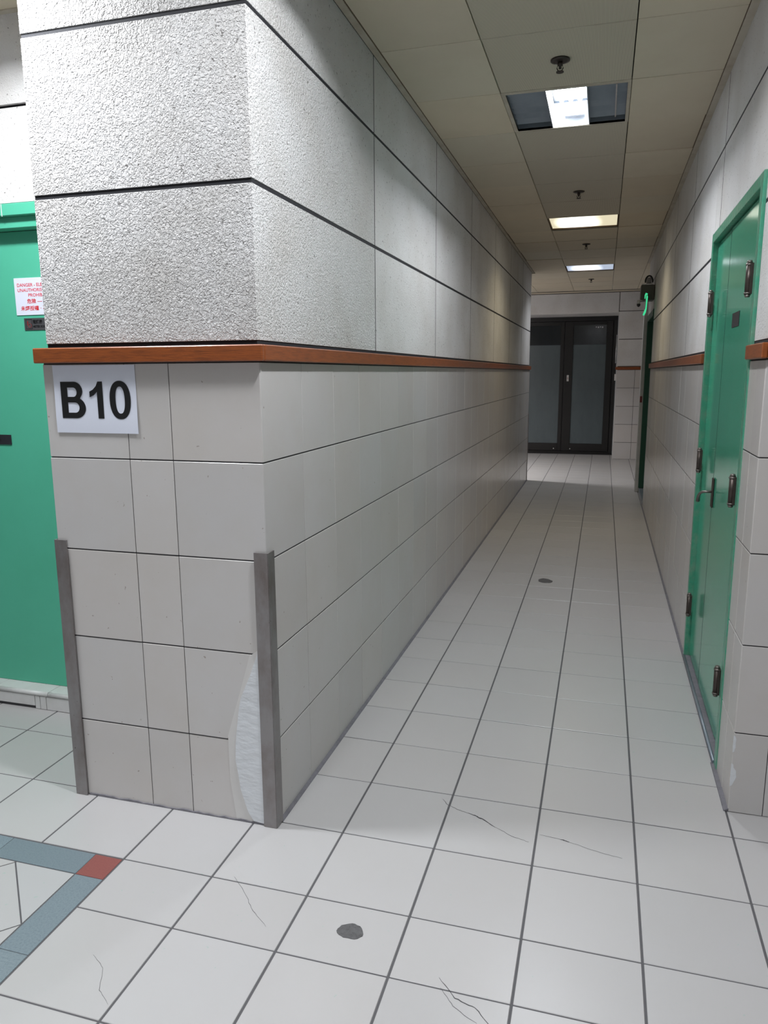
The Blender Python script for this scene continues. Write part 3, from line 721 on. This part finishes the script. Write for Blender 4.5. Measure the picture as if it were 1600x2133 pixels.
# ------------------------------------------------------------------ dark glass doors at the end
root = empty('door_4', (0.02, Y_DOOR4, 0.0)); P_ = Part(root); tag(root, kind='structure')
Yd = Y_DOOR4
q = MB()
q.box(-0.83, 0.93, Yd, Yd + 0.10, 2.335, 2.412, ALU, 0.002)
q.box(0.865, 0.93, Yd, Yd + 0.10, 0.0, 2.335, ALU, 0.002)
q.box(-0.83, -0.80, Yd, Yd + 0.10, 0.0, 2.335, ALU, 0.002)
q.box(-0.80, 0.865, Yd, Yd + 0.10, 0.0, 0.045, ALU, 0.002)
q.box(-0.80, 0.865, Yd + 0.09, Yd + 0.11, 0.045, 2.335, ALU)
P_.put(q, 'door_frame')
for x0, x1, pl, pr_ in ((-0.78, 0.028, -0.64, -0.030), (0.040, 0.855, 0.186, 0.750)):
    q = MB()
    zb, zt_ = 0.185, 2.268
    q.box(x0, pl, Yd - 0.012, Yd + 0.04, 0.05, 2.33, ALU, 0.002); q.box(pr_, x1, Yd - 0.012, Yd + 0.04, 0.05, 2.33, ALU, 0.002)
    q.box(pl, pr_, Yd - 0.012, Yd + 0.04, 0.05, zb, ALU, 0.002); q.box(pl, pr_, Yd - 0.012, Yd + 0.04, zt_, 2.33, ALU, 0.002)
    if x0 < 0: q.box(0.028, 0.036, Yd - 0.020, Yd + 0.03, 0.05, 2.33, ALU, 0.001)
    lf = P_.put(q, 'door_leaf')
    q = MB(); q.box(pl, pr_, Yd + 0.012, Yd + 0.020, zb, 1.93, PANE); q.box(pl, pr_, Yd + 0.012, Yd + 0.020, 1.93, zt_, PANE_D)  # pane is blue grey below and darker above
    P_.put(q, 'glass_pane', lf)
    if x0 > 0:
        q = MB()
        for k in range(4): q.box(0.560 + k * 0.035, 0.580 + k * 0.035, Yd + 0.0105, Yd + 0.012, 2.222 - (k % 2) * 0.01, 2.238, PVC)
        P_.put(q, 'glass_sticker', lf)
    q = MB(); q.tube([((-0.09 if x0 < 0 else 0.20), Yd - 0.018, 0.09), ((-0.09 if x0 < 0 else 0.20), Yd - 0.010, 0.09)], 0.010, CHROME, 12); P_.put(q, 'floor_bolt', lf)
    if x0 > 0:
        q = MB(); q.box(0.098, 0.135, Yd - 0.030, Yd - 0.012, 1.295, 1.405, WHITEP, 0.003); lk = P_.put(q, 'lock_case', lf)
        q = MB(); q.box(0.112, 0.120, Yd - 0.0315, Yd - 0.030, 1.33, 1.365, REDP); P_.put(q, 'lock_indicator', lk)
q = MB(); q.tube([(0.915, Yd - 0.25, 1.60), (0.915, Yd - 0.25, 2.08)], 0.007, CHROME, 10)  # bright metal bar added to stand for a highlight on the jamb edge
for z in (1.62, 2.06): q.tube([(0.915, Yd - 0.25, z), (0.936, Yd - 0.25, z)], 0.006, CHROME, 8)
tag(q.build('jamb_highlight_bar', origin=(0.915, Yd - 0.25, 1.6)), 'thin shiny bar standing in for the highlight on the jamb edge beside the dark glass doors', 'bar')
q = MB(); q.box(0.905, 0.935, Y_FAR + 0.10, Y_FAR + 0.17, 1.31, 1.42, WHITEP, 0.003)
tag(q.build('wall_switch', origin=(0.93, Y_FAR + 0.13, 1.31)), 'white switch box on the jamb just under the far wooden rail', 'switch')
q = MB(); q.box(1.166, 1.190, 7.205, 7.2145, 1.09, 1.165, REDP, 0.001)
tag(q.build('call_point', origin=(1.178, 7.21, 1.09)), 'tiny dark red box on the white upright strip past the farther green doorway', 'call point')

# ------------------------------------------------------------------ recessed light fittings
def open_troffer(x0, y0, name, label, detail=True):
    x1, y1 = x0 + 0.585, y0 + 0.587; z = CZ
    root = empty(name, ((x0 + x1) / 2, (y0 + y1) / 2, z)); P_ = Part(root); tag(root, label, 'ceiling light', 'open recessed ceiling lights')
    f = 0.020
    q = MB()
    q.box(x0, x1, y0, y0 + f, z - 0.001, z + 0.012, TRIM_C, 0.001); q.box(x0, x1, y1 - f * 0.6, y1, z - 0.001, z + 0.012, TRIM_C, 0.001)
    q.box(x0, x0 + f, y0 + f, y1 - f * 0.6, z - 0.001, z + 0.012, TRIM_C, 0.001); q.box(x1 - f * 0.8, x1, y0 + f, y1 - f * 0.6, z - 0.001, z + 0.012, TRIM_C, 0.001)
    P_.put(q, 'rim')
    xa, xb, ya, yb = x0 + f, x1 - f * 0.8, y0 + f, y1 - f * 0.6
    q = MB(); t = 0.002; zt_ = z + 0.15
    q.box(xa - t, xa, ya, yb, z, zt_, SHEET); q.box(xb, xb + t, ya, yb, z, zt_, SHEET); q.box(xa, xb, ya - t, ya, z, zt_, SHEET); q.box(xa, xb, yb, yb + t, z, zt_, SHEET)
    q.box(xa - t, xb + t, ya - t, yb + t, zt_, zt_ + t, SHEET)
    P_.put(q, 'housing')
    c0, c1 = (x0 + 0.205, x0 + 0.388) if detail else (x0 + 0.030, x1 - 0.030)
    for a, b in (((xa, c0 - 0.002), (c1 + 0.002, xb)) if detail else ()):
        q = MB()
        q.box(a, b, ya, yb, z + 0.060, z + 0.063, SHEET)
        for k in range(6):                              # sloping slats across the bay
            y = ya + 0.04 + k * (yb - ya - 0.05) / 6
            q.prism([(y, z + 0.058), (y + 0.002, z + 0.060), (y + 0.050, z + 0.022), (y + 0.048, z + 0.020)], 'X', a, b, SHEET)
        q.box(b - 0.004 if a == xa else a, b if a == xa else a + 0.004, ya, yb, z + 0.004, z + 0.060, SHEET)
        bay = P_.put(q, 'reflector_bay')
        if a != xa and detail:
            q = MB(); q.box(b - 0.052, b - 0.045, ya + 0.05, yb - 0.03, z + 0.014, z + 0.018, CHROME); P_.put(q, 'slat_edge', bay)
    q = MB()
    q.box(c0 - 0.002, c0, ya, yb, z + 0.002, z + 0.12, REFL); q.box(c1, c1 + 0.002, ya, yb, z + 0.002, z + 0.12, REFL)
    q.box(c0, c1, ya, yb, z + 0.13, z + 0.132, REFL); q.box(c0, c1, yb - 0.002, yb, z + 0.002, z + 0.12, REFL); q.box(c0, c1, ya, ya + 0.002, z + 0.002, z + 0.12, REFL)
    P_.put(q, 'lamp_reflector')
    q = MB(); q.box(c0 + 0.06, c1 - 0.02, yb - 0.075, yb - 0.03, z + 0.03, z + 0.075, SHEET, 0.003); P_.put(q, 'lamp_holder')
    for k in range(3):
        q = MB(); xx_ = c0 + 0.045 + k * 0.046
        q.tube([(xx_, ya + 0.03, z + 0.10), (xx_, yb - 0.10, z + 0.10)], 0.012, TUBE, 12); P_.put(q, 'lamp_tube')
    return root
open_troffer(0.215, 1.443, 'ceiling_light', 'open recessed ceiling light with a glaring lamp between two dark bays')
open_troffer(0.215, -0.950, 'ceiling_light', 'recessed ceiling light overhead at the mouth of the corridor', False)
open_troffer(-1.495, -0.950, 'ceiling_light', 'recessed ceiling light overhead in front of the green meter door', False)

def lens_troffer(x0, y0, x1, y1, m, label, sag):
    z = CZ; root = empty('ceiling_light', ((x0 + x1) / 2, (y0 + y1) / 2, z)); P_ = Part(root); tag(root, label, 'ceiling light')
    q = MB()
    for a in ((x0, x1, y0, y0 + 0.010), (x0, x1, y1 - 0.010, y1), (x0, x0 + 0.010, y0, y1), (x1 - 0.010, x1, y0, y1)): q.box(*a, z + 0.002, z + 0.10, STAIN)
    q.box(x0, x1, y0, y1, z + 0.10, z + 0.104, SHEET); P_.put(q, 'housing')
    # curved diffuser panel
    q = MB(); n = 16; a0, a1, b0, b1 = x0 + 0.012, x1 - 0.012, y0 + 0.012, y1 - 0.012
    for i in range(n):
        for j in range(n):
            def pt(u, v):
                U_, V_ = u / n, v / n
                e = min(1, 6 * min(U_, 1 - U_)) ; f = min(1, 5 * min(V_, 1 - V_))
                return (a0 + (a1 - a0) * U_, b0 + (b1 - b0) * V_, z + 0.012 - sag * (e * f))
            q.poly([pt(i, j), pt(i + 1, j), pt(i + 1, j + 1), pt(i, j + 1)], m)
    bmesh.ops.remove_doubles(q.bm, verts=q.bm.verts[:], dist=1e-5)
    for f in q.bm.faces: f.smooth = True
    d = P_.put(q, 'diffuser')
    return root
def diffuser_mat(name, edge, mid, s_edge, s_mid):
    """lit opal diffuser, brighter where the lamp sits behind it"""
    m = bpy.data.materials.new(name); m.use_nodes = True; nt = m.node_tree; N = nt.nodes; L = nt.links; b = N['Principled BSDF']
    b.inputs['Base Color'].default_value = (*edge, 1); b.inputs['Roughness'].default_value = 0.4
    tc = N.new('ShaderNodeTexCoord'); mp = N.new('ShaderNodeMapping'); mp.inputs['Scale'].default_value = (4.6, 2.2, 0.0); mp.inputs['Location'].default_value = (0.22, 0, 0)
    gr = N.new('ShaderNodeTexGradient'); gr.gradient_type = 'SPHERICAL'; L.new(tc.outputs['Object'], mp.inputs['Vector']); L.new(mp.outputs[0], gr.inputs['Vector'])
    r = N.new('ShaderNodeValToRGB'); r.color_ramp.elements[0].color = (*edge, 1); r.color_ramp.elements[1].color = (*mid, 1); r.color_ramp.elements[1].position = 0.45
    L.new(gr.outputs['Fac'], r.inputs[0]); L.new(r.outputs[0], b.inputs['Emission Color'])
    mr = N.new('ShaderNodeMapRange'); mr.inputs['From Max'].default_value = 0.45; mr.inputs['To Min'].default_value = s_edge; mr.inputs['To Max'].default_value = s_mid
    L.new(gr.outputs['Fac'], mr.inputs['Value']); L.new(mr.outputs[0], b.inputs['Emission Strength'])
    return m
lens_troffer(0.215, 4.39, 0.80, 4.99, diffuser_mat('warm_opal_diffuser', (0.90, 0.82, 0.58), (1.0, 0.99, 0.90), 0.75, 1.9), 'cream lit recessed ceiling light with a sagging diffuser halfway down the corridor', 0.020)
lens_troffer(0.215, 7.45, 0.80, 8.03, diffuser_mat('cool_opal_diffuser', (0.62, 0.72, 0.90), (0.98, 0.99, 1.0), 0.60, 1.6), 'bluish white lit recessed ceiling light farthest down the corridor', 0.014)

# ------------------------------------------------------------------ sprinklers
def sprinkler(y, label):
    z = CZ; root = empty('sprinkler', (0.505, y, z)); P_ = Part(root); tag(root, label, 'sprinkler', 'fire sprinklers along the corridor ceiling')
    q = MB(); q.tube([(0.505, y, z + 0.001), (0.505, y, z - 0.004), (0.505, y, z - 0.008)], [0.040, 0.040, 0.026], SPRK, 28); P_.put(q, 'cover_plate')
    q = MB(); q.tube([(0.505, y, z - 0.006), (0.505, y, z - 0.022), (0.505, y, z - 0.024), (0.505, y, z - 0.034)], [0.010, 0.010, 0.006, 0.006], SPRK, 14)
    for s_ in (-1, 1): q.tube([(0.505 + s_ * 0.009, y, z - 0.020), (0.505 + s_ * 0.013, y, z - 0.032), (0.505 + s_ * 0.004, y, z - 0.046)], 0.0022, SPRK, 8)
    P_.put(q, 'nozzle')
    q = MB(); q.tube([(0.505, y, z - 0.045), (0.505, y, z - 0.048)], [0.016, 0.016], SPRK, 18); P_.put(q, 'deflector')
sprinkler(1.125, 'dark fire sprinkler just in front of the glaring open ceiling light')
sprinkler(3.53, 'dark fire sprinkler just in front of the cream lit ceiling light')
sprinkler(5.87, 'fire sprinkler between the cream and the bluish ceiling lights')
sprinkler(8.89, 'tiny fire sprinkler beyond the farthest ceiling light')

# ------------------------------------------------------------------ exit sign and fittings over the far doorway
YS = 6.20
root = empty('exit_sign', (1.14, YS, 2.02)); P_ = Part(root)
tag(root, 'green lit exit sign seen edge-on under a dark box over the farther green doorway', 'sign')
q = MB(); q.box(1.072, XR, YS, YS + 0.22, 2.195, 2.348, BOXM, 0.003); bx = P_.put(q, 'sign_box')
q = MB(); q.box(1.078, 1.190, YS - 0.002, YS + 0.16, 2.349, 2.360, CHROME, 0.002); P_.put(q, 'box_lid', bx)
q = MB(); q.box(1.118, 1.126, YS - 0.19, YS - 0.01, 2.085, 2.235, PVC, 0.001); P_.put(q, 'sign_panel')
q = MB(); q.tube([(1.106, YS - 0.2, 2.190), (1.108, YS - 0.2, 2.225), (1.116, YS - 0.2, 2.243), (1.125, YS - 0.2, 2.238), (1.127, YS - 0.2, 2.21), (1.124, YS - 0.2, 2.15), (1.121, YS - 0.2, 2.085)], [0.004, 0.006, 0.007, 0.008, 0.008, 0.007, 0.007], EXITG, 10)
q.tube([(1.120, YS - 0.2, 2.085), (1.112, YS - 0.2, 2.055), (1.100, YS - 0.2, 2.025)], [0.008, 0.011, 0.009], EXITG, 10); P_.put(q, 'lit_edge')
q = MB(); q.tube([(1.111, YS + 0.02, 2.372)] + [(1.147 - 0.036 * math.cos(math.radians(a)), YS + 0.02, 2.385 + 0.055 * math.sin(math.radians(a))) for a in range(0, 181, 15)] + [(1.183, YS + 0.02, 2.372)], 0.0085, RUBBER, 10)
tag(q.build('conduit_hose', origin=(1.15, YS + 0.02, 2.36)), 'black hose looping over the dark box of the exit sign', 'hose')
q = MB(); q.tube([(1.150, YS + 0.10, 2.36), (1.150, YS + 0.10, 2.43)], 0.026, PVC, 16)
tag(q.build('pipe_stub', origin=(1.15, YS + 0.1, 2.36)), 'short grey pipe end inside the loop of the black hose', 'pipe')
q = MB(); q.tube([(1.055, YS + 0.02, 2.158), (1.055, YS + 0.02, 2.195)], 0.016, WHITEP, 14); q.box(1.052, 1.09, YS + 0.01, YS + 0.03, 2.19, 2.20, WHITEP)
root = empty('security_camera', (1.055, YS + 0.02, 2.16)); P_ = Part(root); tag(root, 'small white camera with a black dome beside the exit sign box', 'camera')
P_.put(q, 'camera_base')
q = MB(); q.tube([(1.055, YS + 0.02, 2.158), (1.055, YS + 0.02, 2.150), (1.055, YS + 0.02, 2.138), (1.055, YS + 0.02, 2.128)], [0.018, 0.019, 0.016, 0.006], DARKPL, 16); P_.put(q, 'dome')
